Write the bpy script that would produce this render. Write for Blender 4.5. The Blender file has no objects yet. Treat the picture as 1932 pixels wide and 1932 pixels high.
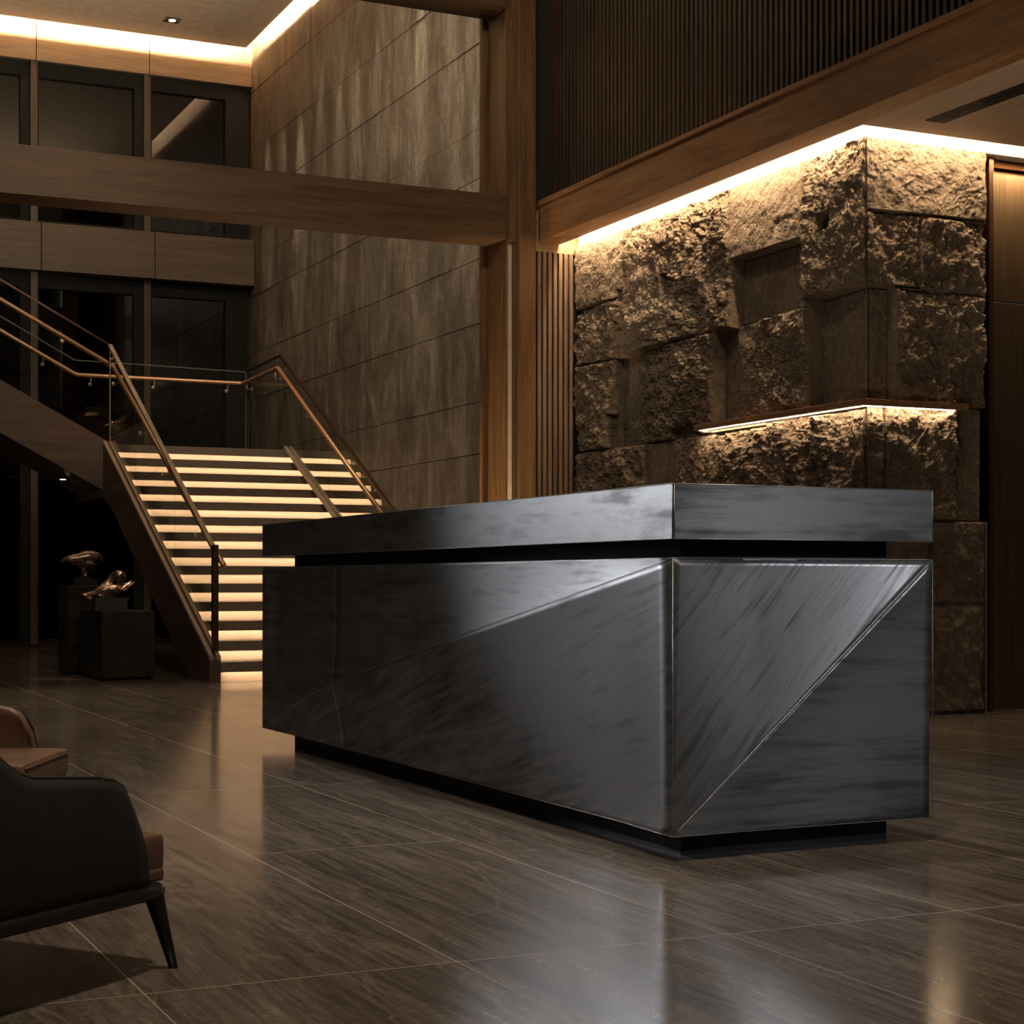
import bpy, bmesh, math, random
from mathutils import Vector, Matrix, noise
random.seed(7)
scn = bpy.context.scene
COL = scn.collection
PI = math.pi

# ------------------------------------------------------------------ materials
def new_mat(name):
    m = bpy.data.materials.new(name); m.use_nodes = True
    nt = m.node_tree; nt.nodes.clear()
    out = nt.nodes.new('ShaderNodeOutputMaterial')
    return m, nt, out
def N(nt, t, **kw):
    n = nt.nodes.new(t)
    for k, v in kw.items():
        if k in n.inputs: n.inputs[k].default_value = v
        else: setattr(n, k, v)
    return n
def mathn(nt, op, a, b=None, c=None):
    n = nt.nodes.new('ShaderNodeMath'); n.operation = op
    for i, v in enumerate((a, b, c)):
        if v is None: continue
        if isinstance(v, (int, float)): n.inputs[i].default_value = v
        else: nt.links.new(v, n.inputs[i])
    return n.outputs[0]
def coords(nt, scale=(1, 1, 1), rot=(0, 0, 0), loc=(0, 0, 0)):
    tc = nt.nodes.new('ShaderNodeTexCoord'); mp = nt.nodes.new('ShaderNodeMapping')
    mp.inputs['Scale'].default_value = scale
    mp.inputs['Location'].default_value = loc
    src = tc.outputs['Object']
    if any(rot):                                   # turn first, stretch afterwards
        m0 = nt.nodes.new('ShaderNodeMapping'); m0.inputs['Rotation'].default_value = rot
        nt.links.new(src, m0.inputs['Vector']); src = m0.outputs['Vector']
    nt.links.new(src, mp.inputs['Vector'])
    return mp.outputs['Vector']
def noise_tex(nt, vec, scale, detail=6, rough=.55, dist=0.0):
    n = N(nt, 'ShaderNodeTexNoise'); n.inputs['Scale'].default_value = scale
    n.inputs['Detail'].default_value = detail; n.inputs['Roughness'].default_value = rough
    n.inputs['Distortion'].default_value = dist
    nt.links.new(vec, n.inputs['Vector']); return n.outputs['Fac']
def ramp(nt, fac, stops):
    r = nt.nodes.new('ShaderNodeValToRGB'); cr = r.color_ramp
    while len(cr.elements) < len(stops): cr.elements.new(.5)
    for e, (p, c) in zip(cr.elements, stops):
        e.position = p; e.color = (*c, 1) if len(c) == 3 else c
    nt.links.new(fac, r.inputs['Fac']); return r.outputs['Color']
def maprange(nt, fac, a, b, c, d):
    n = nt.nodes.new('ShaderNodeMapRange')
    nt.links.new(fac, n.inputs['Value'])
    for k, v in zip(('From Min', 'From Max', 'To Min', 'To Max'), (a, b, c, d)): n.inputs[k].default_value = v
    return n.outputs['Result']
def bump(nt, h, strength, dist=.01):
    b = nt.nodes.new('ShaderNodeBump'); b.inputs['Strength'].default_value = strength
    b.inputs['Distance'].default_value = dist
    nt.links.new(h, b.inputs['Height']); return b.outputs['Normal']
def princ(nt, out, **kw):
    p = nt.nodes.new('ShaderNodeBsdfPrincipled')
    for k, v in kw.items():
        k = k.replace('_', ' ')
        if hasattr(v, 'links') or isinstance(v, bpy.types.NodeSocket): nt.links.new(v, p.inputs[k])
        else: p.inputs[k].default_value = v
    nt.links.new(p.outputs[0], out.inputs['Surface']); return p

def wood(name, dark, light, grain='Y', rough=.45, scale=1.0):
    m, nt, out = new_mat(name)
    s = {'X': (.6, 9, 9), 'Y': (9, .6, 9), 'Z': (9, 9, .6)}[grain]
    s = tuple(q * scale for q in s)
    v = coords(nt, s)
    a = noise_tex(nt, v, 2.2, 8, .6, .6)
    s2 = tuple(q * 6 for q in s)
    b = noise_tex(nt, coords(nt, s2), 2.0, 3, .5)
    mix = mathn(nt, 'ADD', mathn(nt, 'MULTIPLY', a, .7), mathn(nt, 'MULTIPLY', b, .3))
    c = ramp(nt, mix, [(.35, dark), (.68, light)])
    princ(nt, out, Base_Color=c, Roughness=maprange(nt, a, .3, .7, rough, rough + .12), Normal=bump(nt, b, .12, .004))
    return m
def plain(name, col, rough=.5, metal=0.0, **kw):
    m, nt, out = new_mat(name)
    v = coords(nt, (1, 1, 1))
    n = noise_tex(nt, v, 9, 5)
    c = ramp(nt, n, [(.3, tuple(q * .86 for q in col)), (.7, tuple(min(1, q * 1.12) for q in col))])
    princ(nt, out, Base_Color=c, Roughness=maprange(nt, n, .3, .7, max(0, rough - .05), rough + .05), Metallic=metal, **kw)
    return m
def emit(name, col, strength):
    m, nt, out = new_mat(name)
    e = N(nt, 'ShaderNodeEmission'); e.inputs['Color'].default_value = (*col, 1); e.inputs['Strength'].default_value = strength
    nt.links.new(e.outputs[0], out.inputs['Surface']); return m
def glassm(name, tint, refl=.5, ior=1.45, rough=0.0):
    m, nt, out = new_mat(name)
    t = N(nt, 'ShaderNodeBsdfTransparent'); t.inputs['Color'].default_value = (*tint, 1)
    g = N(nt, 'ShaderNodeBsdfGlossy'); g.inputs['Roughness'].default_value = rough
    f = N(nt, 'ShaderNodeFresnel'); f.inputs['IOR'].default_value = ior
    mx = nt.nodes.new('ShaderNodeMixShader')
    geo = nt.nodes.new('ShaderNodeNewGeometry')
    fr = mathn(nt, 'MULTIPLY', f.outputs[0], mathn(nt, 'SUBTRACT', 1.0, geo.outputs['Backfacing']))
    nt.links.new(mathn(nt, 'MULTIPLY', fr, refl), mx.inputs[0])
    nt.links.new(t.outputs[0], mx.inputs[1]); nt.links.new(g.outputs[0], mx.inputs[2])
    nt.links.new(mx.outputs[0], out.inputs['Surface']); return m
def brushed(name, axis_scale, tangent, base=(.16, .163, .168), rot=(0, 0, 0), lo=.30, hi=.5, aniso=.6):
    m, nt, out = new_mat(name)
    v = coords(nt, axis_scale, rot)
    fine = noise_tex(nt, v, 3.0, 6, .62, .3)
    cloud = noise_tex(nt, coords(nt, (1, 1.0, 1.6)), 2.2, 5, .6, .8)
    stroke = noise_tex(nt, coords(nt, tuple(q * .42 for q in axis_scale), rot, (3, 1, 2)), 3.0, 4, .55, .6)
    mix = mathn(nt, 'ADD', mathn(nt, 'ADD', mathn(nt, 'MULTIPLY', fine, .36), mathn(nt, 'MULTIPLY', cloud, .30)), mathn(nt, 'MULTIPLY', stroke, .34))
    d = tuple(q * .40 for q in base); l = tuple(min(1, q * 1.6) for q in base)
    c = ramp(nt, mix, [(.40, d), (.50, base), (.61, l)])
    p = princ(nt, out, Base_Color=c, Metallic=.72, Roughness=maprange(nt, mix, .40, .60, hi, lo), Normal=bump(nt, fine, .10, .003))
    p.inputs['Anisotropic'].default_value = aniso
    cb = N(nt, 'ShaderNodeCombineXYZ'); 
    for i in range(3): cb.inputs[i].default_value = tangent[i]
    nt.links.new(cb.outputs[0], p.inputs['Tangent'])
    return m

M = {}
M['oak_x'] = wood('oak_along_x', (.062, .031, .012), (.155, .082, .034), 'X')
M['oak_y_lit'] = wood('oak_along_y_lit', (.150, .070, .028), (.34, .175, .078), 'Y')  # oak lightened in colour so the edge beam looks more brightly lit
M['oak_z'] = wood('oak_upright', (.085, .042, .016), (.215, .112, .046), 'Z')
M['slat_dark'] = wood('slat_dark_oak', (.020, .012, .007), (.055, .034, .021), 'Z', .38)
M['slat_pale'] = wood('slat_walnut', (.085, .052, .034), (.21, .135, .090), 'Z', .5)
M['slat_back'] = plain('slat_backing', (.010, .008, .006), .8)
M['fascia'] = wood('fascia_panel', (.30, .21, .13), (.46, .34, .215), 'X', .5, .5)
M['fascia_dark'] = wood('fascia_panel_walnut', (.085, .060, .040), (.175, .125, .085), 'X', .5, .4)
M['mullion'] = wood('mullion_oak', (.055, .036, .022), (.12, .080, .050), 'Z')
M['black'] = plain('black_metal', (.008, .008, .008), .45, .3)
M['frame_black'] = plain('window_frame_black', (.0028, .0028, .0025), .8)
M['plaster'] = plain('ceiling_plaster', (.88, .74, .58), .85)
M['plaster_low'] = wood('soffit_veneer', (.36, .26, .18), (.50, .375, .265), 'Y', .55, .4)
M['plaster_w'] = plain('cove_plaster', (.75, .66, .52), .85)
M['led'] = emit('warm_led', (1.0, .70, .40), 30)
M['copper'] = plain('brushed_copper', (.62, .36, .21), .42, .8)
M['bronze_dark'] = plain('dark_bronze', (.11, .060, .035), .34, .9)
M['steel_shoe'] = plain('bronze_shoe', (.42, .33, .25), .5, .5)
M['chrome'] = plain('polished_bracket', (.75, .62, .48), .35, .7)
M['glass'] = glassm('balustrade_glass', (.93, .95, .93), .9, 1.42)
M['window_glass'] = glassm('window_glass', (.25, .26, .24), 1.0, 1.75)
M['glass_edge'] = plain('glass_edge', (.15, .15, .125), .3)
M['ped'] = plain('patinated_steel', (.060, .054, .046), .30, .85)
M['stringer'] = wood('stringer_veneer', (.050, .031, .020), (.105, .068, .046), 'Y', .42, .5)
M['stringer_x'] = wood('stringer_veneer_upper', (.075, .044, .027), (.150, .092, .058), 'X', .42, .5)
M['tread'] = plain('tread_stone', (.17, .135, .10), .5)
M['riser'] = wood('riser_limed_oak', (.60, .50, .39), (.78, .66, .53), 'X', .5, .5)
M['leather_dark'] = plain('dark_leather', (.018, .014, .012), .62)
M['leather'] = plain('brown_leather', (.150, .078, .048), .40)
M['chair_frame'] = plain('black_stained_wood', (.010, .009, .008), .35)
M['exterior'] = plain('night_ground', (.02, .022, .02), .8)

def bronze_mat():
    m, nt, out = new_mat('cast_bronze')
    n = noise_tex(nt, coords(nt, (1, 1, 1)), 14, 6, .6, .5)
    c = ramp(nt, n, [(.35, (.11, .068, .050)), (.65, (.40, .27, .21))])
    princ(nt, out, Base_Color=c, Metallic=1.0, Roughness=maprange(nt, n, .3, .7, .16, .34), Normal=bump(nt, n, .25, .01))
    return m
M['bronze'] = bronze_mat()

def stone_mat():
    m, nt, out = new_mat('split_face_stone')
    v = coords(nt, (1, 1, 1))
    a = noise_tex(nt, v, 1.4, 8, .62, .4)
    b = noise_tex(nt, v, 22, 10, .68, .5)
    d = noise_tex(nt, coords(nt, (3.2, 3.2, 1.3), (0.5, .4, 0)), 7, 8, .7, 1.2)
    # pale mineral veins
    w = noise_tex(nt, coords(nt, (1, 1, 1), (0, 0, 0), (3.3, 1.2, 5.1)), 1.15, 4, .5, 1.6)
    vein = mathn(nt, 'ABSOLUTE', mathn(nt, 'SUBTRACT', w, .5))
    veinm = maprange(nt, vein, 0.0, .006, .42, 0.0)
    mix = mathn(nt, 'ADD', mathn(nt, 'MULTIPLY', a, .45), mathn(nt, 'MULTIPLY', b, .55))
    c = ramp(nt, mix, [(.34, (.110, .083, .060)), (.5, (.215, .165, .122)), (.68, (.35, .285, .22))])
    mx = N(nt, 'ShaderNodeMix', data_type='RGBA')
    nt.links.new(veinm, mx.inputs[0]); nt.links.new(c, mx.inputs[6]); mx.inputs[7].default_value = (.48, .38, .27, 1)
    h = mathn(nt, 'ADD', mathn(nt, 'MULTIPLY', b, .5), mathn(nt, 'MULTIPLY', d, .8))
    princ(nt, out, Base_Color=mx.outputs[2], Roughness=.9, Specular_IOR_Level=.25, Normal=bump(nt, h, 1.0, .028))
    return m
M['stone'] = stone_mat()

def concrete_mat():
    m, nt, out = new_mat('board_marked_concrete')
    a = noise_tex(nt, coords(nt, (2.6, 2.6, .45)), 2.0, 8, .62, 1.0)      # vertical streaks
    b = noise_tex(nt, coords(nt, (1, 1, 1)), 16, 9, .7)
    e = noise_tex(nt, coords(nt, (1.5, 1.5, .8)), 1.1, 8, .62, 1.2)
    mix = mathn(nt, 'ADD', mathn(nt, 'ADD', mathn(nt, 'MULTIPLY', a, .30), mathn(nt, 'MULTIPLY', b, .26)), mathn(nt, 'MULTIPLY', e, .44))
    c = ramp(nt, mix, [(.39, (.060, .048, .036)), (.5, (.128, .105, .080)), (.61, (.25, .212, .166))])
    princ(nt, out, Base_Color=c, Roughness=.6, Normal=bump(nt, mathn(nt, 'ADD', a, b), .35, .02))
    return m
M['concrete'] = concrete_mat()

def floor_mat():
    m, nt, out = new_mat('veined_marble_tiles')
    tc = nt.nodes.new('ShaderNodeTexCoord'); sp = nt.nodes.new('ShaderNodeSeparateXYZ')
    nt.links.new(tc.outputs['Object'], sp.inputs[0])
    X, Y = sp.outputs[0], sp.outputs[1]
    W, L = .725, 1.71
    gx = mathn(nt, 'DIVIDE', mathn(nt, 'ADD', X, 40 * W - 1.56), W)       # joints at x = 1.56 + k W
    colid = mathn(nt, 'FLOOR', gx)
    fx = mathn(nt, 'FRACT', gx)
    gy0 = mathn(nt, 'DIVIDE', mathn(nt, 'ADD', Y, 40 * L - 3.64), L)
    par = mathn(nt, 'MODULO', colid, 2.0)
    # odd columns: every joint, even columns: every second joint
    gy = mathn(nt, 'DIVIDE', gy0, mathn(nt, 'ADD', 1.0, par))
    fy = mathn(nt, 'FRACT', gy); rowid = mathn(nt, 'FLOOR', gy)
    dx = mathn(nt, 'MULTIPLY', mathn(nt, 'MINIMUM', fx, mathn(nt, 'SUBTRACT', 1.0, fx)), W)
    dy = mathn(nt, 'MULTIPLY', mathn(nt, 'MINIMUM', fy, mathn(nt, 'SUBTRACT', 1.0, fy)), mathn(nt, 'MULTIPLY', mathn(nt, 'ADD', 1.0, par), L))
    dist = mathn(nt, 'MINIMUM', dx, dy)
    grout = maprange(nt, dist, .0010, .0022, 1.0, 0.0)
    # per tile offset of the veining
    wn = nt.nodes.new('ShaderNodeTexWhiteNoise'); wn.noise_dimensions = '2D'
    cb = nt.nodes.new('ShaderNodeCombineXYZ'); nt.links.new(colid, cb.inputs[0]); nt.links.new(rowid, cb.inputs[1])
    nt.links.new(cb.outputs[0], wn.inputs['Vector'])
    off = nt.nodes.new('ShaderNodeVectorMath'); off.operation = 'MULTIPLY_ADD'
    nt.links.new(wn.outputs['Color'], off.inputs[0]); off.inputs[1].default_value = (9, 9, 9)
    nt.links.new(tc.outputs['Object'], off.inputs[2])
    def vv(scale, rot):
        mp = nt.nodes.new('ShaderNodeMapping'); mp.inputs['Scale'].default_value = scale
        mp.inputs['Rotation'].default_value = (0, 0, rot)
        nt.links.new(off.outputs[0], mp.inputs['Vector']); return mp.outputs[0]
    a = noise_tex(nt, vv((4.2, .55, 1), .10), 1.7, 9, .60, .7)
    b = noise_tex(nt, vv((34, 1.5, 1), .10), 1.5, 7, .6, .5)
    s = noise_tex(nt, vv((1, 1, 1), 0), 55, 4, .6)
    vn = noise_tex(nt, vv((2.2, .5, 1), .35), 1.0, 5, .5, 1.8)
    vein = maprange(nt, mathn(nt, 'ABSOLUTE', mathn(nt, 'SUBTRACT', vn, .5)), 0, .012, .30, 0)
    mix = mathn(nt, 'ADD', mathn(nt, 'ADD', mathn(nt, 'MULTIPLY', a, .33), mathn(nt, 'MULTIPLY', b, .42)), mathn(nt, 'MULTIPLY', s, .25))
    c = ramp(nt, mix, [(.38, (.048, .036, .029)), (.48, (.115, .091, .074)), (.57, (.185, .150, .124)), (.68, (.32, .268, .228))])
    m1 = N(nt, 'ShaderNodeMix', data_type='RGBA'); nt.links.new(vein, m1.inputs[0]); nt.links.new(c, m1.inputs[6]); m1.inputs[7].default_value = (.36, .29, .22, 1)
    m2 = N(nt, 'ShaderNodeMix', data_type='RGBA'); nt.links.new(grout, m2.inputs[0]); nt.links.new(m1.outputs[2], m2.inputs[6]); m2.inputs[7].default_value = (.42, .34, .26, 1)
    rr = mathn(nt, 'ADD', maprange(nt, mix, .35, .65, .19, .11), mathn(nt, 'MULTIPLY', grout, .3))
    princ(nt, out, Base_Color=m2.outputs[2], Roughness=rr, Specular_IOR_Level=.75, Normal=bump(nt, mathn(nt, 'SUBTRACT', mathn(nt, 'MULTIPLY', b, .25), grout), .10, .004))
    return m
M['floor'] = floor_mat()

def door_mat():
    m, nt, out = new_mat('brushed_bronze_door')
    a = noise_tex(nt, coords(nt, (20, 20, .5)), 3, 5, .6)
    c = ramp(nt, a, [(.3, (.10, .065, .035)), (.7, (.19, .125, .070))])
    p = princ(nt, out, Base_Color=c, Metallic=.9, Roughness=.38)
    return m
M['door'] = door_mat()
M['counter_long'] = brushed('brushed_steel_long', (6, 1.0, 14), (0, 0, 1))
M['counter_long_b'] = brushed('brushed_steel_long_low', (6, 1.3, 16), (0, .3, .95), rot=(.25, 0, 0))
M['counter_end'] = brushed('brushed_steel_end', (1.0, 6, 14), (0, 0, 1))
M['counter_diag'] = brushed('brushed_steel_diagonal', (1.3, 6, 26), (-.75, 0, .66), rot=(0, .85, 0), lo=.26)
M['counter_top'] = brushed('brushed_steel_slab', (3, 1.5, 10), (0, 0, 1))
M['counter_top_end'] = brushed('brushed_steel_slab_end', (1.2, 4, 12), (0, 0, 1), base=(.16, .163, .168))
M['recess'] = plain('matt_black_recess', (.004, .004, .004), .7)
M['edge'] = plain('polished_edge', (.34, .33, .31), .38, .8)

# ------------------------------------------------------------------ mesh helpers
class MB:
    def __init__(self): self.bm = bmesh.new()
    def box(self, x0, x1, y0, y1, z0, z1, bev=0.0):
        r = bmesh.ops.create_cube(self.bm, size=1)
        for v in r['verts']:
            v.co = Vector(((v.co.x + .5) * (x1 - x0) + x0, (v.co.y + .5) * (y1 - y0) + y0, (v.co.z + .5) * (z1 - z0) + z0))
        if bev > 0:
            es = set(e for v in r['verts'] for e in v.link_edges)
            bmesh.ops.bevel(self.bm, geom=list(es), offset=bev, segments=2, affect='EDGES', profile=.6)
        return self
    def poly(self, pts):
        self.bm.faces.new([self.bm.verts.new(p) for p in pts]); return self
    def prism(self, pts, axis, a, b):
        """extrude a polygon given in the two other axes from a to b along axis (0 x, 1 y, 2 z)"""
        def mk(p, t):
            q = list(p); q.insert(axis, t); return Vector(q)
        A = [self.bm.verts.new(mk(p, a)) for p in pts]; B = [self.bm.verts.new(mk(p, b)) for p in pts]
        fs = [self.bm.faces.new(A), self.bm.faces.new(B[::-1])]
        n = len(pts)
        for i in range(n): fs.append(self.bm.faces.new((A[i], B[i], B[(i + 1) % n], A[(i + 1) % n])))
        bmesh.ops.recalc_face_normals(self.bm, faces=fs)
        return self
    def tube(self, pts, r, seg=12, radii=None, cap=True, flat=None):
        pts = [Vector(p) for p in pts]; rings = []
        n = len(pts)
        prev = None
        for i, p in enumerate(pts):
            if i == 0: d = pts[1] - p
            elif i == n - 1: d = p - pts[-2]
            else: d = (pts[i + 1] - p).normalized() + (p - pts[i - 1]).normalized()
            d.normalize()
            up = Vector((0, 0, 1)) if abs(d.z) < .95 else Vector((0, 1, 0))
            if prev is not None: up = prev
            s = d.cross(up).normalized(); u = s.cross(d).normalized(); prev = u
            rr = radii[i] if radii else r
            a, b = (rr, rr) if not flat else (rr * flat[0], rr * flat[1])
            rings.append([self.bm.verts.new(p + s * math.cos(2 * PI * k / seg) * a + u * math.sin(2 * PI * k / seg) * b) for k in range(seg)])
        for A, B in zip(rings, rings[1:]):
            for k in range(seg): self.bm.faces.new((A[k], A[(k + 1) % seg], B[(k + 1) % seg], B[k]))
        if cap: self.bm.faces.new(rings[0][::-1]); self.bm.faces.new(rings[-1])
        return self
    def bar(self, p, q, w, h):
        """rectangular bar from p to q, w wide sideways and h thick upwards"""
        p, q = Vector(p), Vector(q); d = (q - p).normalized()
        s = d.cross(Vector((0, 0, 1))).normalized(); u = s.cross(d).normalized()
        c = [(-1, -1), (1, -1), (1, 1), (-1, 1)]
        A = [self.bm.verts.new(p + s * a * w / 2 + u * b * h / 2) for a, b in c]
        B = [self.bm.verts.new(q + s * a * w / 2 + u * b * h / 2) for a, b in c]
        fs = [self.bm.faces.new(A[::-1]), self.bm.faces.new(B)]
        for i in range(4): fs.append(self.bm.faces.new((A[i], A[(i + 1) % 4], B[(i + 1) % 4], B[i])))
        bmesh.ops.recalc_face_normals(self.bm, faces=fs)
        return self
    def build(self, name, mat, parent=None, smooth=False, bev=0.0):
        me = bpy.data.meshes.new(name); self.bm.normal_update(); self.bm.to_mesh(me); self.bm.free()
        me.materials.append(mat)
        o = bpy.data.objects.new(name, me); COL.objects.link(o)
        if smooth:
            for p in me.polygons: p.use_smooth = True
        if parent: o.parent = parent
        if bev:
            md = o.modifiers.new('bevel', 'BEVEL'); md.width = bev; md.segments = 2; md.limit_method = 'ANGLE'
        return o
def tag(o, label, cat, group=None, kind=None):
    o['label'] = label; o['category'] = cat
    if group: o['group'] = group
    if kind: o['kind'] = kind
    return o
def struct(o, label, cat='structure'):
    o['kind'] = 'structure'; o['label'] = label; o['category'] = cat; return o
def empty(name, loc=(0, 0, 0), rz=0.0):
    e = bpy.data.objects.new(name, None); COL.objects.link(e); e.location = loc; e.rotation_euler = (0, 0, rz)
    e.empty_display_size = .1; return e
def led(x0, x1, y0, y1, z, name, parent=None, mat=None, down=True, t=.008):
    return MB().box(x0, x1, y0, y1, z - t, z).build(name, mat or M['led'], parent)

# ------------------------------------------------------------------ room shell
f = MB().box(-6, 12, -3, 23.6, -.12, 0).build('floor', M['floor']); struct(f, 'polished dark veined marble tile floor', 'floor')

XC = 6.82   # face of the concrete side wall
# concrete slab-clad wall: courses of panels with narrow dark joints
def concrete_wall():
    mb = MB()
    zs = [0, .62, 1.32, 2.12, 2.63, 3.40, 4.03, 4.82, 5.31, 6.15, 6.83, 7.66, 8.62]
    ys = [11.2, 12.6, 14.1, 15.23, 16.09, 17.19, 18.19, 19.13, 20.59, 22.06, 23.35]
    rnd = random.Random(3)
    mb.box(XC + .03, XC + .25, 11.2, 23.4, 0, 8.62)
    for i in range(len(zs) - 1):
        cur = [ys[0]] + [y for k, y in enumerate(ys[1:-1]) if (k + i) % 2 == 0 or rnd.random() < .25] + [ys[-1]]
        for a, b in zip(cur, cur[1:]):
            off = rnd.uniform(-.004, .004)
            mb.box(XC + off, XC + .03, a + .003, b - .003, zs[i] + .004, zs[i + 1] - .004)
    return mb.build('wall_side', M['concrete'])
struct(concrete_wall(), 'tall wall clad in streaked grey concrete panels', 'wall')

# high ceiling with cove gaps towards the side wall and the back wall
ZC = 8.22
c = MB().box(-4, 6.68, 9.0, 22.98, ZC, ZC + .10).build('ceiling', M['plaster']); struct(c, 'high plaster ceiling with lit cove edges', 'ceiling')
c = MB().box(-4, 7.1, 9.0, 23.5, ZC + .40, ZC + .5).build('ceiling', M['plaster']); struct(c, 'upper ceiling slab closing the light cove', 'ceiling')
cv = led(6.50, 6.54, 13.6, 22.84, ZC + .36, 'cove_light', mat=emit('cove_led_side', (1, .72, .45), 620), t=.01)
tag(cv, 'warm linear cove light between the high ceiling and the concrete wall', 'light')
cv2 = led(-2.5, 6.54, 22.80, 22.84, ZC + .36, 'cove_light', mat=emit('cove_led_back', (1, .72, .45), 620), t=.01)
tag(cv2, 'warm linear cove light above the pale wood panels of the window wall', 'light')

# back wall: upper fascia, windows, mid band, windows
YB = 23.2
b = MB().box(-4, 6.83, YB + .35, YB + .45, -.1, 8.7)   # dark night beyond the glass
ext = b.build('wall_back', M['exterior']); struct(ext, 'dark night behind the window wall', 'wall')
mb = MB()
for a, q in ((-2.0, -.62), (-.61, .87), (.88, 2.37), (2.38, 3.88), (3.89, 5.38), (5.39, 6.815)):
    mb.box(a, q, YB - .05, YB + .1, 7.74, 8.62, .004)
struct(mb.build('trim_1', M['fascia']), 'pale wood fascia panels above the upper windows', 'trim')
mb = MB()
for a, q in ((-2.0, -.62), (-.61, .87), (.88, 2.37), (2.38, 3.92), (3.93, 5.42), (5.43, 6.805)):
    mb.box(a, q, YB - .2, YB + .1, 4.95, 5.58, .004)
struct(mb.build('trim_2', M['fascia_dark']), 'brown wood band between the upper and lower windows', 'trim')
wi = 0
for (z0, z1) in ((5.55, 7.74), (0.0, 4.95)):
    for (x0, x1) in ((-.6, .88), (.90, 2.38), (2.38, 3.86), (3.86, 5.36), (5.36, 6.80)):
        wi += 1
        w = empty('window_%d' % wi, ((x0 + x1) / 2, YB, z0)); w['kind'] = 'structure'
        w['label'] = ('upper' if z0 > 1 else 'lower') + ' dark window bay, ' + {1: 'outermost to the left', 2: 'fourth from the concrete wall', 3: 'third from the concrete wall', 4: 'second from the concrete wall', 0: 'next to the concrete wall'}[wi % 5]; w['category'] = 'window'
        def loc(o):
            o.location = -Vector(w.location); return o
        m1 = MB()
        top = .20; side = .13
        m1.box(x0 + .04, x0 + .07, YB + .02, YB + .14, z0, z1)
        m1.box(x1 - .04 - (.30 if x1 > 6.7 else side), x1 - .02, YB + .02, YB + .14, z0, z1)
        rs = .30 if x1 > 6.7 else side
        m1.box(x0 + .07, x1 - .04 - rs, YB + .02, YB + .14, z1 - top, z1)
        m1.box(x0 + .07, x1 - .04 - rs, YB + .02, YB + .14, z0, z0 + .10)
        wf = loc(m1.build('window_frame', M['frame_black'], w))
        (MB().box(x0 + .06, x1 - .1, YB + .08, YB + .09, z0 + .02, z1 - .02).build('pane', M['window_glass'], wf))
        loc(MB().box(x1 - .045, x1 + .045, YB - .03, YB + .16, z0, z1).build('mullion', M['mullion'], w)) if x1 < 6.7 else None
# sill line of the window wall at the floor
struct(MB().box(-2, 6.8, YB - .12, YB + .02, 0, .035).build('trim_3', M['bronze_dark']), 'low metal sill along the foot of the window wall', 'trim')

# ------------------------------------------------------------------ stone wall (split-face blocks around a corner)
XS, YS, ZS = 6.70, 9.0, 3.73
# (s0, s1, z0, z1, depth, amp, style)   s = y on the long face
LB = [(12.23, 13.1, 3.19, 3.73, .0, .020, 0), (12.23, 13.1, 2.705, 3.19, -.008, .050, 1), (11.51, 12.23, 2.71, 3.73, .0, .045, 1),
      (10.63, 11.51, 2.72, 3.73, .005, .052, 1), (9.73, 10.63, 3.21, 3.73, .0, .014, 0), (9.73, 10.63, 2.735, 3.21, -.125, .004, 2),
      (9.0, 9.73, 2.78, 3.73, .0, .040, 3),
      (12.43, 13.1, 1.965, 2.705, .0, .055, 1), (10.87, 12.43, 1.965, 2.72, -.130, .042, 4), (9.67, 10.87, 1.99, 2.735, -.130, .034, 4),
      (9.0, 9.67, 1.99, 2.78, -.150, .014, 5),
      (11.92, 13.1, 1.27, 1.965, .0, .045, 1), (11.41, 11.92, 1.27, 1.965, -.060, .005, 2), (10.146, 11.41, 1.27, 1.965, -.015, .040, 3), (9.0, 10.146, 1.27, 1.99, .0, .050, 3),
      (11.0, 13.1, .6, 1.27, .0, .03, 1), (9.0, 11.0, .6, 1.27, .0, .03, 1), (9.0, 13.1, 0, .6, .0, .03, 1)]
RB = [(6.70, 7.69, 3.26, 3.73, .0, .020, 3), (6.70, 7.14, 2.78, 3.26, -.010, .045, 3), (7.14, 7.69, 2.77, 3.25, .010, .050, 1),
      (6.70, 6.93, 2.03, 2.78, -.0825, .020, 2), (6.93, 7.69, 2.03, 2.77, .0, .050, 3),
      (6.70, 6.855, 1.27, 2.03, .0, .050, 3), (6.855, 7.44, 1.27, 2.03, .005, .050, 3), (7.44, 7.69, 1.27, 2.03, -.060, .008, 2),
      (6.70, 7.237, .71, 1.27, -.015, .025, 3), (7.237, 7.67, .71, 1.27, -.005, .03, 3), (6.70, 7.67, 0, .71, .0, .035, 1)]
HOLES = [(9.40, 9.55, 3.20, 3.33), (12.24, 12.36, 3.16, 3.27), (11.52, 11.62, 3.10, 3.26), (12.32, 12.50, 1.98, 2.25),
         (9.54, 9.62, 3.50, 3.53), (11.06, 11.50, 1.97, 2.06), (12.36, 12.50, 1.36, 1.62)]
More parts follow.
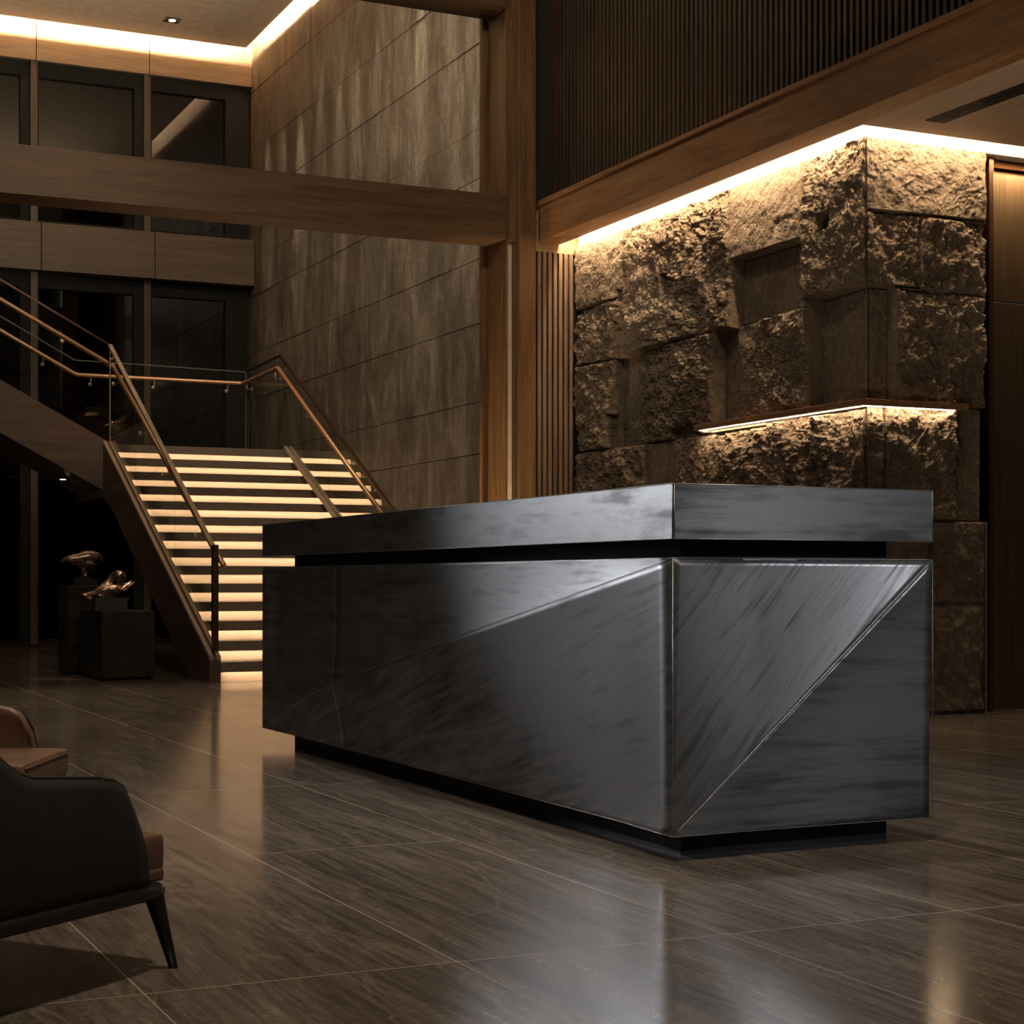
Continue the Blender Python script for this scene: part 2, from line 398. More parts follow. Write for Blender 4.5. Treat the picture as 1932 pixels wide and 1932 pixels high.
def rock(p, style, amp):
    q = Vector((p.x, p.y, p.z))
    w = Vector((noise.noise(q * 2.2), noise.noise(q * 2.2 + Vector((7, 3, 1))), noise.noise(q * 2.2 + Vector((1, 9, 4))))) * .16
    q2 = q + w
    n1 = noise.ridged_multi_fractal(q2 * 3.4, .9, 2.1, 5, 1.0, 2.0) * .42          # ridges
    d = noise.voronoi(Vector((q2.x * 9, q2.y * 9, q2.z * 9)), distance_metric='DISTANCE', exponent=2.5)[0]
    cell = (d[1] - d[0])
    n2 = noise.fractal(q * 11, .7, 2.1, 6) * 1.25
    n3 = noise.fractal(q * 2.6 + Vector((5, 5, 5)), 1.0, 2.0, 3)
    r1 = noise.noise(Vector((q2.x * 3 + q2.y * 3 + q2.z * 4.5, (q2.y - q2.z) * 6.0 + q2.x * 6, q2.x * 2 + 4)))
    crack = max(0.0, 1 - abs(r1) * 7.0)
    d3 = noise.voronoi(Vector((q.x * 24 + w.x * 30, q.y * 17 + w.y * 30, q.z * 30)), distance_metric='DISTANCE', exponent=2.5)[0]
    chip = min(.45, d3[1] - d3[0])
    n2 = n2 + (chip - .22) * (1.3 if style in (1, 3, 4) else .4) + crack * (.75 if style in (3, 4) else .25)
    if style == 1: v = n1 * .42 + (min(cell, .5) * 1.15 - .28) * .8 + n2 * .30 + n3 * .8
    elif style == 3: v = n1 * .7 + n2 * .34 + n3 * .9 + (min(cell, .4) - .2) * .4
    elif style == 4: v = n1 * .8 + n2 * .3 + n3 * .6
    else: v = n1 * .4 + n2 * .5 + n3 * .6
    return amp * (v - .25)
def face_depth(blocks, s, z, p):
    for (a, b, z0, z1, dep, amp, st) in blocks:
        if a <= s <= b and z0 <= z <= z1:
            # ragged block outline
            jag = .012 * noise.noise(Vector((s * 9, z * 9, 2.0)))
            e = min(s - a, b - s, z - z0, z1 - z)
            if st == 4:                       # smooth at the far side, rough towards the near side
                amp = amp * max(.1, min(1.4, (b - s) / .5))
            if st == 4: dep = dep * max(0, 1 - ((b - s) / (b - a)) * 1.25)       # set back at its far end, flush at the near end
            if st == 5: dep = dep * (.55 + .45 * (s - a) / (b - a)); st = 2
            v = dep + rock(p, st, amp)
            if e < .0075: v = min(v, dep) - .026
            elif e + jag < .016 and amp > .03: v -= .010
            return v
    return 0
def stone_wall():
    cols = []
    n = 520
    for i in range(n + 1):
        cols.append(('L', 13.1 - (13.1 - YS) * i / n))
    n2 = 140
    for i in range(1, n2 + 1): cols.append(('R', XS + (7.69 - XS) * i / n2))
    zlist = [0 + 1.1 * i / 40 for i in range(40)] + [1.1 + (ZS - 1.1) * i / 350 for i in range(351)]
    verts = []; faces = []
    for (fc, s) in cols:
        for z in zlist:
            if fc == 'L':
                p = Vector((XS, s, z)); d = face_depth(LB, s, z, p)
                for (a, b, z0, z1) in HOLES:
                    j = .02 * noise.noise(Vector((s * 14, z * 14, 9)))
                    if a + j < s < b + j and z0 + j < z < z1 + j: d = min(d, -.085)
                k = max(0, 1 - (s - YS) / .25)
                verts.append((XS - d, s - d * k, z))
            else:
                p = Vector((s, YS, z)); d = face_depth(RB, s, z, p)
                k = max(0, 1 - (s - XS) / .25)
                verts.append((s - d * k, YS - d, z))
    R = len(zlist)
    for i in range(len(cols) - 1):
        for j in range(R - 1):
            a = i * R + j
            faces.append((a, a + R, a + R + 1, a + 1))
    # top, end and back closure
    base = len(verts)
    tops = [i * R + R - 1 for i in range(len(cols))]
    verts += [(6.98, 13.1, ZS), (6.98, 9.3, ZS), (7.69, 9.3, ZS), (6.98, 13.1, 0), (6.98, 9.3, 0), (7.69, 9.3, 0)]
    faces.append(tuple(tops) + (base + 2, base + 1, base))
    me = bpy.data.meshes.new('wall_right'); me.from_pydata(verts, [], faces); me.update()
    faces2 = [(base, base + 1, base + 4, base + 3), (base + 1, base + 2, base + 5, base + 4)]
    bm = bmesh.new(); bm.from_mesh(me); bm.verts.ensure_lookup_table()
    for fz in faces2: bm.faces.new([bm.verts[k] for k in fz])
    endcol = [bm.verts[(len(cols) - 1) * R + j] for j in range(R)]
    bm.faces.new(endcol + [bm.verts[base + 2], bm.verts[base + 5]])
    stc = [bm.verts[j] for j in range(R)]
    bm.faces.new(stc[::-1] + [bm.verts[base + 3], bm.verts[base]])
    bmesh.ops.recalc_face_normals(bm, faces=bm.faces)
    bm.to_mesh(me); bm.free()
    me.materials.append(M['stone'])
    o = bpy.data.objects.new('wall_right', me); COL.objects.link(o)
    return o
struct(stone_wall(), 'rugged split-face brown stone wall wrapping a corner', 'wall')
# plaster return above the stone (inside the light slot)
struct(MB().prism([(6.745, 9.045), (9.4, 9.045), (9.4, 9.3), (6.98, 9.3), (6.98, 13.1), (6.745, 13.1)], 2, 3.735, 4.06).build('trim_4', M['plaster_w']), 'pale plaster strip glowing in the light slot above the stone', 'trim')

# low ceiling with the light slot around the stone corner
ZL = 3.75
mb = MB()
mb.box(6.55, 9.6, -2.0, 8.86, ZL, ZL + .05)
mb.box(6.55, 6.575, 8.86, 13.1, ZL, ZL + .05)
struct(mb.build('ceiling_low', M['plaster_low']), 'low veneered ceiling over the reception area', 'ceiling')
struct(MB().box(6.46, 9.6, 2.0, 13.4, 4.12, 4.2).build('ceiling_void', M['plaster_w']), 'closed void above the low ceiling', 'ceiling')
ml = emit('slot_led', (1.0, .72, .43), 240)
tag(led(6.585, 6.60, 9.0, 13.05, ZL + .075, 'slot_light', mat=ml, t=.01), 'bright warm slot light over the long face of the stone wall', 'light')
tag(led(6.60, 8.9, 8.875, 8.890, ZL + .075, 'slot_light', mat=ml, t=.01), 'bright warm slot light over the short face of the stone wall and the bronze door', 'light')
# air slot in the low ceiling
av = empty('ceiling_air_slot', (6.93, 6.0, ZL - .002)); tag(av, 'long black linear air slot in the low ceiling', 'air vent')
o = MB().box(-.072, .072, -2.6, 2.60, -.004, .0).build('opening', M['recess'], av)
o = MB().box(-.004, .004, -2.6, 2.58, -.006, -.004).build('blade', M['black'], av)

# ------------------------------------------------------------------ shelf ledge with light on the stone
sh = empty('stone_ledge', (6.7, 9.0, 2.0)); tag(sh, 'thin wooden ledge wrapping the stone corner with a light strip under it', 'ledge')
def at(o, e=None):
    o.location = -Vector(o.parent.location); return o
sp = MB()
sp.prism([(6.625, 8.925), (7.47, 8.925), (7.47, 8.99), (6.74, 9.0), (6.74, 11.07), (6.715, 11.07), (6.625, 11.0)], 2, 1.995, 2.036)
at(sp.build('plank', M['oak_y_lit'], sh, bev=.002))
mshelf = emit('ledge_led', (1.0, .72, .44), 85)
at(led(6.664, 6.676, 8.975, 10.98, 1.995, 'light_strip', sh, mshelf, t=.003))
at(led(6.676, 7.39, 8.964, 8.976, 1.995, 'light_strip', sh, mshelf, t=.003))

# ------------------------------------------------------------------ timber frame
def beam(name, x0, x1, y0, y1, z0, z1, mat, label):
    o = MB().box(x0, x1, y0, y1, z0, z1).build(name, mat, bev=.003); tag(o, label, 'beam'); return o
beam('timber_beam', -1.2, 6.06, 13.1, 13.46, 3.75, 4.12, M['oak_x'], 'thick brown timber beam crossing the double-height hall at mid height')
beam('timber_beam', 3.4, 6.06, 13.1, 13.46, 5.70, 6.05, M['oak_x'], 'upper timber beam at the top edge of the opening left of the column')
rb = empty('timber_beam', (6.35, 8, 3.75)); tag(rb, 'long brown timber edge beam running above the stone wall to the top right', 'beam')
at(MB().box(6.35, 6.55, 2.0, 13.08, 3.75, 4.05).build('beam_body', M['oak_y_lit'], rb, bev=.003))
at(MB().box(6.325, 6.50, 2.0, 13.08, 4.05, 4.085).build('ledge', M['oak_y_lit'], rb, bev=.003))
cl = empty('timber_column', (6.18, 13.25, 0)); tag(cl, 'tall timber column with a glowing channel where the two beams meet', 'column')
at(MB().box(6.065, 6.085, 13.12, 13.48, 0, 8.0).build('side_board', M['oak_z'], cl, bev=.002))
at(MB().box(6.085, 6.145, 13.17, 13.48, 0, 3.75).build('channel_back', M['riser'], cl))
at(MB().box(6.085, 6.145, 13.10, 13.48, 3.75, 8.0).build('upper_board', M['oak_z'], cl))
at(MB().box(6.145, 6.30, 13.02, 13.48, 0, 8.0).build('post', M['oak_z'], cl, bev=.003))
at(MB().box(6.02, 6.09, 13.50, 13.56, 0, 8.0).build('rear_edge_board', M['oak_z'], cl, bev=.002))

# slatted panels
mb = MB()
y = 3.2
PITCH = .064
while y < 13.0:
    mb.box(6.43, 6.475, y, y + .033, 4.086, 8.3)
    y += PITCH
up = empty('slatted_wall_panel', (6.5, 8, 4.1)); tag(up, 'high dark wall panel of narrow vertical wooden slats above the edge beam', 'wall panel')
at(mb.build('slats', M['slat_dark'], up))
at(MB().box(6.476, 6.56, 2.5, 13.03, 4.086, 8.3).box(6.302, 6.56, 13.031, 13.1, 4.086, 8.3).build('backing', M['slat_back'], up))
lp = empty('slatted_wall_panel', (6.5, 13.1, 0)); tag(lp, 'narrow slatted panel between the timber column and the stone wall', 'wall panel')
mb = MB()
for k in range(8): mb.box(6.305 + k * .0505, 6.305 + k * .0505 + .034, 13.10, 13.15, 0, 3.672)
at(mb.build('slats', M['slat_pale'], lp, bev=.002))
at(MB().box(6.30, 6.98, 13.15, 13.2, 0, 3.672).build('backing', M['slat_back'], lp))
struct(MB().box(6.30, 6.98, 13.12, 13.2, 3.676, 4.05).build('trim_5', M['fascia']), 'short wood strip lit at the end of the slot above the slats', 'trim')

# ------------------------------------------------------------------ bronze door right of the stone
d = empty('door_1', (8.1, 9.25, 0)); d['kind'] = 'structure'; d['label'] = 'tall dark bronze door beside the stone wall'; d['category'] = 'door'
at(MB().box(7.79, 7.83, 9.10, 9.30, 0, 3.72, .003).build('door_frame', M['bronze_dark'], d))
at(MB().box(7.70, 7.79, 9.20, 9.3, 0, 3.74).build('shadow_gap', M['black'], d))
at(MB().box(7.84, 9.4, 9.20, 9.24, 2.785, 3.70, .002).build('transom_panel', M['door'], d))
at(MB().box(7.84, 9.4, 9.20, 9.24, 0.0, 2.775, .002).build('door_leaf', M['door'], d))
at(MB().box(7.83, 9.4, 9.16, 9.24, 3.68, 3.745).build('head', M['bronze_dark'], d))

# ------------------------------------------------------------------ reception counter
cx0, cx1, cy0, cy1 = 2.714, 3.722, 4.630, 9.020
rc = empty('reception_counter', (3.2, 6.8, 0)); tag(rc, 'long faceted brushed dark metal reception counter with a floating top slab', 'counter')
zb0, zb1 = .080, .950
ins = .020
# body core, set slightly inside the faceted cladding
at(MB().box(cx0 + .036, cx1 - .004, cy0 + .054, cy1 - .004, zb0 + .002, zb1 - .002).build('body_core', M['black'], rc))
def creasez(y):
    return .950 - (y - cy0) * (.950 - .382) / (7.87 - cy0) if y < 7.87 else .382 - (y - 7.87) * (.382 - .120) / (8.9 - 7.87)
def sstep(t):
    t = max(0, min(1, t)); return t * t * (3 - 2 * t)
def long_pt(y, z, up):
    d = abs(z - creasez(y)) * .985
    amp = (.020 if up else .018) * (1 - math.exp(-d / (.11 if up else .20)))
    amp *= sstep((y - cy0) / .45) * sstep((cy1 - y) / .25)
    return Vector((cx0 + amp, y, z))
W_, H_ = cx1 - cx0, zb1 - zb0
def end_pt(x, z, up):
    # distance from the rising diagonal
    d = abs((z - zb0) * W_ - (x - cx0) * H_) / math.hypot(W_, H_)
    amp = (.036 if up else .018) * (1 - math.exp(-d / (.19 if up else .16)))
    amp *= sstep((x - cx0) / .34)
    return Vector((x, cy0 + amp, z))
def facet_grid(name, corners, fn, mat, out, n=36):
    """bowed sheet: corners = 3 or 4 (a, z) pairs, mapped through fn"""
    mb = MB(); c4 = corners if len(corners) == 4 else corners + [corners[2]]
    g = []
    for i in range(n + 1):
        row = []
        for j in range(n + 1):
            u, v = i / n, j / n
            a0 = c4[0][0] * (1 - u) + c4[1][0] * u; z0 = c4[0][1] * (1 - u) + c4[1][1] * u
            a1 = c4[3][0] * (1 - u) + c4[2][0] * u; z1 = c4[3][1] * (1 - u) + c4[2][1] * u
            row.append(mb.bm.verts.new(fn(a0 * (1 - v) + a1 * v, z0 * (1 - v) + z1 * v)))
        g.append(row)
    for i in range(n):
        for j in range(n): mb.bm.faces.new((g[i][j], g[i + 1][j], g[i + 1][j + 1], g[i][j + 1]))
    bmesh.ops.remove_doubles(mb.bm, verts=mb.bm.verts, dist=1e-6)
    bmesh.ops.recalc_face_normals(mb.bm, faces=mb.bm.faces)
    mb.bm.normal_update()
    sgn = sum((f_.normal.dot(Vector(out)) * f_.calc_area()) for f_ in mb.bm.faces)
    if sgn < 0: bmesh.ops.reverse_faces(mb.bm, faces=mb.bm.faces)
    o = at(mb.build(name, mat, rc, smooth=True))
    md = o.modifiers.new('sheet', 'SOLIDIFY'); md.thickness = .008; md.offset = -1
    return o
g = .0012
up_ = lambda y, z: long_pt(y, z, True)
lo_ = lambda y, z: long_pt(y, z, False)
facet_grid('upper_facet', [(cy0 + .002, zb1), (7.87 - g, zb1), (7.87 - g, creasez(7.87) + g), (cy0 + .002, zb1 - .0005)], up_, M['counter_long'], (-1, 0, 0))
facet_grid('end_upper_facet', [(7.87 + g, zb1), (cy1, zb1), (cy1, creasez(cy1) + g), (7.87 + g, creasez(7.87 + g) + g)], up_, M['counter_long'], (-1, 0, 0))
facet_grid('lower_facet', [(cy0 + .002, creasez(cy0) - g), (7.87 - g, creasez(7.87) - g), (7.74 - g, zb0), (cy0 + .002, zb0)], lo_, M['counter_long_b'], (-1, 0, 0))
facet_grid('end_lower_facet', [(7.87 + g, creasez(7.87) - g), (cy1, creasez(cy1) - g), (cy1, zb0), (7.74 + g, zb0)], lo_, M['counter_long_b'], (-1, 0, 0))
eu = lambda x, z: end_pt(x, z, True)
el = lambda x, z: end_pt(x, z, False)
facet_grid('diagonal_upper_facet', [(cx0 + .002, zb1), (cx1, zb1), (cx0 + .002, zb0 + .003)], eu, M['counter_diag'], (0, -1, 0))
facet_grid('diagonal_lower_facet', [(cx1, zb1 - .003), (cx1, zb0), (cx0 + .004, zb0)], el, M['counter_end'], (0, -1, 0))
# closed top edge of the body, bright arris lines
at(MB().box(cx0 + .024, cx1, cy0 + .03, cy1, zb1 - .006, zb1 - .001).build('body_lid', M['counter_top'], rc))
ed = MB()
def thin(p, q, r=.0015): ed.tube([p, q], r, 6)
def run(fn, p, q, r=.0013, n=40):
    ed.tube([fn(p[0] + (q[0] - p[0]) * i / n, p[1] + (q[1] - p[1]) * i / n) for i in range(n + 1)], r, 6)
run(up_, (cy0, zb1), (cy1, zb1)); run(eu, (cx0, zb1), (cx1, zb1)); thin((cx0, cy0, zb0), (cx0, cy0, zb1), .0016)
run(eu, (cx0, zb0), (cx1, zb1), .0014)
ed.tube([Vector((cx0, y_, creasez(y_))) for y_ in [cy0 + (8.9 - cy0) * i / 60 for i in range(61)]], .0013, 6)
run(el, (cx0, zb0), (cx1, zb0), .0010); thin((cx1, cy0, zb0), (cx1, cy0, zb1), .0010); run(lo_, (cy0, zb0), (cy1, zb0), .0009)
run(up_, (7.87, zb1), (7.87, .382), .0011, 16); run(lo_, (7.87, .382), (7.74, zb0), .0008, 12)
at(ed.build('polished_arris', M['edge'], rc, smooth=True))
# recess and plinth
at(MB().box(cx0 + .10, cx1 - .10, cy0 + .12, cy1 - .26, zb1 - .004, 1.020).build('recess_band', M['recess'], rc))
at(MB().box(cx0 + .10, cx1 - .10, cy0 + .12, cy1 - .26, 0, zb0 + .004).build('plinth', M['recess'], rc))
# top slab: two long cladding plates mitred at the near corner
at(MB().box(cx0 + .004, cx1, cy0 + .004, cy1, 1.012, 1.180, .002).build('top_slab', M['counter_top'], rc))
at(MB().box(cx0 - .0, cx0 + .004, cy0 + .006, cy1, 1.010, 1.182).build('slab_long_plate', M['counter_top'], rc))
at(MB().box(cx0 + .006, cx1, cy0 - .0, cy0 + .004, 1.010, 1.182).build('slab_end_plate', M['counter_top_end'], rc))
ed = MB()
thin((cx0, cy0, 1.182), (cx0, cy1, 1.182)); thin((cx0, cy0, 1.182), (cx1, cy0, 1.182)); thin((cx0, cy0, 1.010), (cx1, cy0, 1.010), .0012)
thin((cx0, cy0, 1.010), (cx0, cy1, 1.010), .0012); thin((cx0, cy0 + .004, 1.010), (cx0, cy0 + .004, 1.182)); thin((cx0 + .006, cy0, 1.010), (cx0 + .006, cy0, 1.182)); thin((cx1, cy0, 1.010), (cx1, cy0, 1.182))
at(ed.build('slab_arris', M['edge'], rc, smooth=True))

# ------------------------------------------------------------------ staircase
NST = 14; RISE = 2.38 / NST; Y0 = 14.56; RUN = (19.00 - Y0) / (NST - 1)
SX0, SX1 = 4.0, 6.80
st = empty('staircase', (5.4, 16.5, 0)); tag(st, 'dogleg staircase with glowing strips under every tread', 'staircase')
mstair = emit('stair_led', (1.0, .67, .42), 18)
for k in range(NST):
    y = Y0 + k * RUN; zt = (k + 1) * RISE
    yb = y + RUN + .03 if k < NST - 1 else 20.5
    tr = at(MB().box(SX0, SX1, y - .03, yb, zt - .080, zt, .002).box(SX0, SX1, y - .0295, y - .0235, zt - .087, zt - .079).build('tread' if k < NST - 1 else 'landing', M['tread'], st))
    at(MB().box(SX0, SX1, y + .035, y + .055, zt - RISE, zt - .080).build('riser', M['riser'], st))
    led(SX0 + .03, SX1 - .03, y - .020, y - .006, zt - .080, 'step_light', tr, mstair, t=.004)
# side skirting on the wall side
# near stringer of the lower flight
pts = [(14.53, 0), (14.53, .195), (18.97, 2.385), (19.0, 2.385), (19.0, 1.80), (18.463, 1.62), (15.225, .0)]
at(MB().prism([(y_, z_) for y_, z_ in pts], 0, 3.90, 4.0).build('stringer', M['stringer'], st, bev=.003))
sh2 = MB()
def shoe(x0, x1, pa, pb):
    w = (x1 - x0)
    for a, b in ((x0, x0 + w * .36), (x1 - w * .36, x1)):
        sh2.prism([(pa[0], pa[1]), (pb[0], pb[1]), (pb[0], pb[1] + .035), (pa[0], pa[1] + .035)], 0, a, b)
shoe(3.90, 4.0, (14.53, .19), (18.98, 2.38))
shoe(5.905, 6.0, (14.53, .26), (18.79, 2.375))
at(sh2.build('glass_shoe', M['steel_shoe'], st))
# upper flight going left from the landing
UX = 3.99; us = .543
def uz(x, z0): return z0 + (UX - x) * us
at(MB().prism([(UX, 2.39), (UX, 1.82), (-.6, uz(-.6, 1.82)), (-.6, uz(-.6, 2.39))], 1, 18.98, 19.06).build('upper_stringer', M['stringer_x'], st, bev=.003))
at(MB().prism([(UX, 2.39), (UX, 1.95), (-.6, uz(-.6, 1.95)), (-.6, uz(-.6, 2.39))], 1, 20.42, 20.50).build('upper_stringer', M['stringer_x'], st, bev=.003))
at(MB().prism([(UX, 1.90), (UX, 1.84), (-.6, uz(-.6, 1.84)), (-.6, uz(-.6, 1.90))], 1, 19.06, 20.42).build('upper_soffit', M['stringer'], st))
ut = MB()
for k in range(13):
    xk = UX - .02 - k * .3131; zt = 2.38 + k * .17
    at(MB().box(xk - .33, xk, 19.06, 20.42, zt - .06, zt).build('upper_tread', M['tread'], st))
at(MB().box(3.99, 6.80, 19.12, 20.5, 2.16, 2.30).build('landing_slab', M['stringer'], st))
at(MB().box(3.90, 3.99, 19.0, 20.5, 1.80, 2.38).build('landing_edge', M['stringer'], st))
ms_ = MB(); ms_.box(6.80, 6.815, 14.6, 20.5, 0.0, .001)

# ------------------------------------------------------------------ balustrades
def glass_panel(parent, pts, axis, a, b, name='glass_panel'):
    return at(MB().prism(pts, axis, a, b).build(name, M['glass'], parent))
b1 = empty('glass_balustrade', (3.96, 16.8, .2)); tag(b1, 'near glass balustrade of the lower flight turning up along the front of the upper flight', 'railing')
def lz(y, y0, z0, y1, z1): return z0 + (y - y0) * (z1 - z0) / (y1 - y0)
cap = lambda y: lz(y, 14.73, 1.19, 18.97, 3.465)
sho = lambda y: lz(y, 14.53, .20, 18.98, 2.39)
for a, b in ((14.66, 16.05), (16.062, 17.70), (17.712, 18.96)):
    glass_panel(b1, [(a, sho(a)), (b, sho(b)), (b, cap(b) - .012), (a, cap(a) - .012)], 0, 3.969, 3.981)
at(MB().bar((3.961, 14.64, cap(14.64)), (3.961, 18.975, cap(18.975)), .014, .028).bar((3.989, 14.64, cap(14.64)), (3.989, 18.975, cap(18.975)), .014, .028).bar((3.975, 14.64, cap(14.64)), (3.975, 18.97, cap(18.97)), .014, .018).build('top_cap', M['steel_shoe'], b1))
at(MB().box(3.968, 3.982, 18.962, 18.972, 2.39, 3.45).build('glass_edge', M['steel_shoe'], b1))
at(MB().box(3.950, 4.0, 14.60, 14.66, .17, 1.19, .003).build('end_post', M['bronze_dark'], b1))
hl = lambda y: lz(y, 14.61, 1.04, 19.10, 3.262)
hx = 4.030
hr = [(hx, 14.55, hl(14.55)), (hx, 19.05, hl(19.05)), (hx - .01, 19.10, 3.275), (hx - .05, 19.13, 3.27), (4.0, 19.13, 3.275)]
hr += [(x, 19.13, uz(x, 3.285)) for x in (3.96, 3.90, 3.6)] + [(-.6, 19.13, uz(-.6, 3.285))]
hand1 = at(MB().tube(hr, .025, 14).build('handrail', M['copper'], b1, smooth=True))
def bracket(parent, p, q):
    """small standoff from glass point p to below handrail point q"""
    mb = MB(); p, q = Vector(p), Vector(q)
    e = Vector((q.x, q.y, p.z))
    mb.tube([p, e, q], .005, 8)
    dr = (e - p).normalized()
    mb.tube([p - dr * .012, p + dr * .012], .023, 14)
    mb.build('handrail_bracket', M['chrome'], parent, smooth=True)
for y in (15.3, 16.55, 17.5, 18.8):
    bracket(hand1, (3.975, y, hl(y) - .09), (hx, y, hl(y) - .015))
for a, b in ((3.93, 2.20), (2.188, .4), (.388, -.6)):
    glass_panel(b1, [(a, uz(a, 2.40)), (b, uz(b, 2.40)), (b, uz(b, 3.47)), (a, uz(a, 3.47))], 1, 19.03, 19.042)
at(MB().bar((3.96, 19.036, uz(3.96, 3.475)), (-.6, 19.036, uz(-.6, 3.475)), .030, .020).build('top_cap', M['bronze_dark'], b1))
for x in (3.47, 2.2, 1.2): bracket(hand1, (x, 19.04, uz(x, 3.285) - .08), (x, 19.13, uz(x, 3.285) - .015))

b2 = empty('glass_balustrade', (5.95, 18, .3)); tag(b2, 'far glass balustrade around the landing and down the wall side of the lower flight', 'railing')
capr = lambda y: lz(y, 15.45, 1.553, 19.04, 3.476)
shr = lambda y: lz(y, 14.53, .27, 18.79, 2.385)
for a, b in ((14.7, 15.9), (15.912, 17.35), (17.362, 18.70)):
    glass_panel(b2, [(a, shr(a)), (b, shr(b)), (b, capr(b) - .012), (a, capr(a) - .012)], 0, 5.944, 5.956)
glass_panel(b2, [(18.712, 2.38), (20.44, 2.38), (20.44, 3.425), (19.04, 3.465), (18.712, capr(18.712) - .012)], 0, 5.944, 5.956)
at(MB().bar((5.95, 14.65, capr(14.65)), (5.95, 19.045, capr(19.045)), .045, .028).build('top_cap', M['bronze_dark'], b2, bev=.003))
at(MB().bar((5.95, 19.045, 3.476), (5.95, 20.45, 3.435), .030, .016).build('top_cap', M['bronze_dark'], b2))
at(MB().bar((5.95, 20.45, 3.435), (3.87, 20.45, 3.470), .014, .012).build('glass_edge', M['glass_edge'], b2))
at(MB().bar((3.87, 20.45, 3.470), (-.6, 20.45, uz(-.6, 3.41)), .014, .012).build('glass_edge', M['glass_edge'], b2))
at(MB().box(5.938, 5.950, 20.44, 20.455, 2.38, 3.43).build('glass_edge', M['glass_edge'], b2))
glass_panel(b2, [(3.88, 2.38), (5.94, 2.38), (5.94, 3.43), (3.88, 3.465)], 1, 20.44, 20.452)
glass_panel(b2, [(3.868, 2.40), (3.868, 3.465), (1.8, uz(1.8, 3.41)), (1.8, uz(1.8, 2.36))], 1, 20.44, 20.452)
glass_panel(b2, [(1.788, uz(1.788, 2.36)), (1.788, uz(1.788, 3.41)), (-.6, uz(-.6, 3.41)), (-.6, uz(-.6, 2.36))], 1, 20.44, 20.452)
hrr = lambda y: lz(y, 15.60, 1.535, 18.95, 3.315)
h2 = [(5.885, 14.6, hrr(14.6)), (5.885, 18.93, hrr(18.93)), (5.885, 18.98, 3.315), (5.885, 20.36, 3.285), (5.86, 20.39, 3.285), (3.90, 20.39, 3.290), (3.85, 20.39, 3.305), (-.6, 20.39, uz(-.6, 3.222))]
hand2 = at(MB().tube(h2, .025, 14).build('handrail', M['copper'], b2, smooth=True))
for y in (15.8, 16.9, 17.9): bracket(hand2, (5.95, y, hrr(y) - .09), (5.885, y, hrr(y) - .015))
for y in (19.05, 20.2): bracket(hand2, (5.95, y, 3.20), (5.885, y, 3.28))
for x in (5.7, 4.8, 4.05): bracket(hand2, (x, 20.445, 3.19), (x, 20.39, 3.27))
for x in (3.5, 2.4): bracket(hand2, (x, 20.445, uz(x, 3.222) - .09), (x, 20.39, uz(x, 3.222) - .015))

# ------------------------------------------------------------------ pedestals and bronzes
def pedestal(x0, x1, y0, y1, z, label):
    p = empty('sculpture_pedestal', ((x0 + x1) / 2, (y0 + y1) / 2, 0)); tag(p, label, 'pedestal', 'pedestals under the stairs')
    at(MB().box(x0, x1, y0, y1, .03, z, .003).build('block', M['ped'], p))
    at(MB().box(x0 + .03, x1 - .03, y0 + .03, y1 - .03, 0, .032).build('plinth', M['recess'], p))
    return p
pedestal(3.081, 3.545, 15.03, 15.98, .610, 'lower dark metal plinth block in front, beside the stair stringer')
pedestal(2.986, 3.42, 16.10, 16.60, .828, 'taller dark metal plinth block standing behind the lower one')
def blob(name, strokes, loc, label, mat, support=None, voxel=.008):
    mb = MB()
    for pts, rad, fl in strokes:
        # smooth the polyline (Catmull-Rom)
        P = [Vector(p) for p in pts]; Q = []; RR = []
        for i in range(len(P) - 1):
            p0, p1, p2, p3 = P[max(0, i - 1)], P[i], P[i + 1], P[min(len(P) - 1, i + 2)]
            for t in (0, .25, .5, .75):
                Q.append(.5 * ((2 * p1) + (p2 - p0) * t + (2 * p0 - 5 * p1 + 4 * p2 - p3) * t * t + (3 * p1 - p0 - 3 * p2 + p3) * t ** 3))
                RR.append(rad[i] * (1 - t) + rad[i + 1] * t)
        Q.append(P[-1]); RR.append(rad[-1])
        mb.tube(Q, 0, 18, RR, True, fl)
    e = empty(name, loc); tag(e, label, 'sculpture', 'bronzes on the pedestals')
    o = mb.build('cast_form', mat, e, smooth=True)
    bmesh_fix = o.modifiers.new('remesh', 'REMESH'); bmesh_fix.mode = 'VOXEL'; bmesh_fix.voxel_size = voxel; bmesh_fix.use_smooth_shade = True
    sm = o.modifiers.new('smooth', 'SMOOTH'); sm.iterations = 6; sm.factor = .5
    if support: 
        s = support(); s.parent = e
    return e
def sup1():
    return MB().box(-.135, .150, -.10, .10, 0, .115, .003).build('dark_glass_base', M['recess'])
blob('bronze_sculpture', [
    ([(-.235, 0, .150), (-.16, 0, .105), (-.10, 0, .075)], [.008, .016, .010], (1.6, 1)),
    ([(-.215, .0, .150), (-.13, 0, .150), (-.04, 0, .175), (.06, 0, .190), (.15, 0, .215), (.225, .0, .270)], [.008, .030, .055, .058, .034, .006], (1.0, 1)),
    ([(-.07, 0, .185), (.0, .02, .250), (.06, .02, .310), (.115, .0, .335)], [.030, .032, .038, .030], (1, 1)),
    ([(.06, 0, .318), (.105, -.01, .305), (.145, -.01, .285)], [.048, .056, .034], (1, 1)),
    ([(.12, -.05, .170), (.19, -.045, .225), (.232, -.04, .262)], [.020, .013, .005], (1, 1)),
    ([(.10, .03, .12), (.02, .0, .13), (-.10, -.02, .13)], [.02, .04, .03], (1, 1))],
    (3.20, 15.35, .610), 'polished bronze abstract reclining form with a raised rounded head on the lower plinth', M['bronze'], sup1)
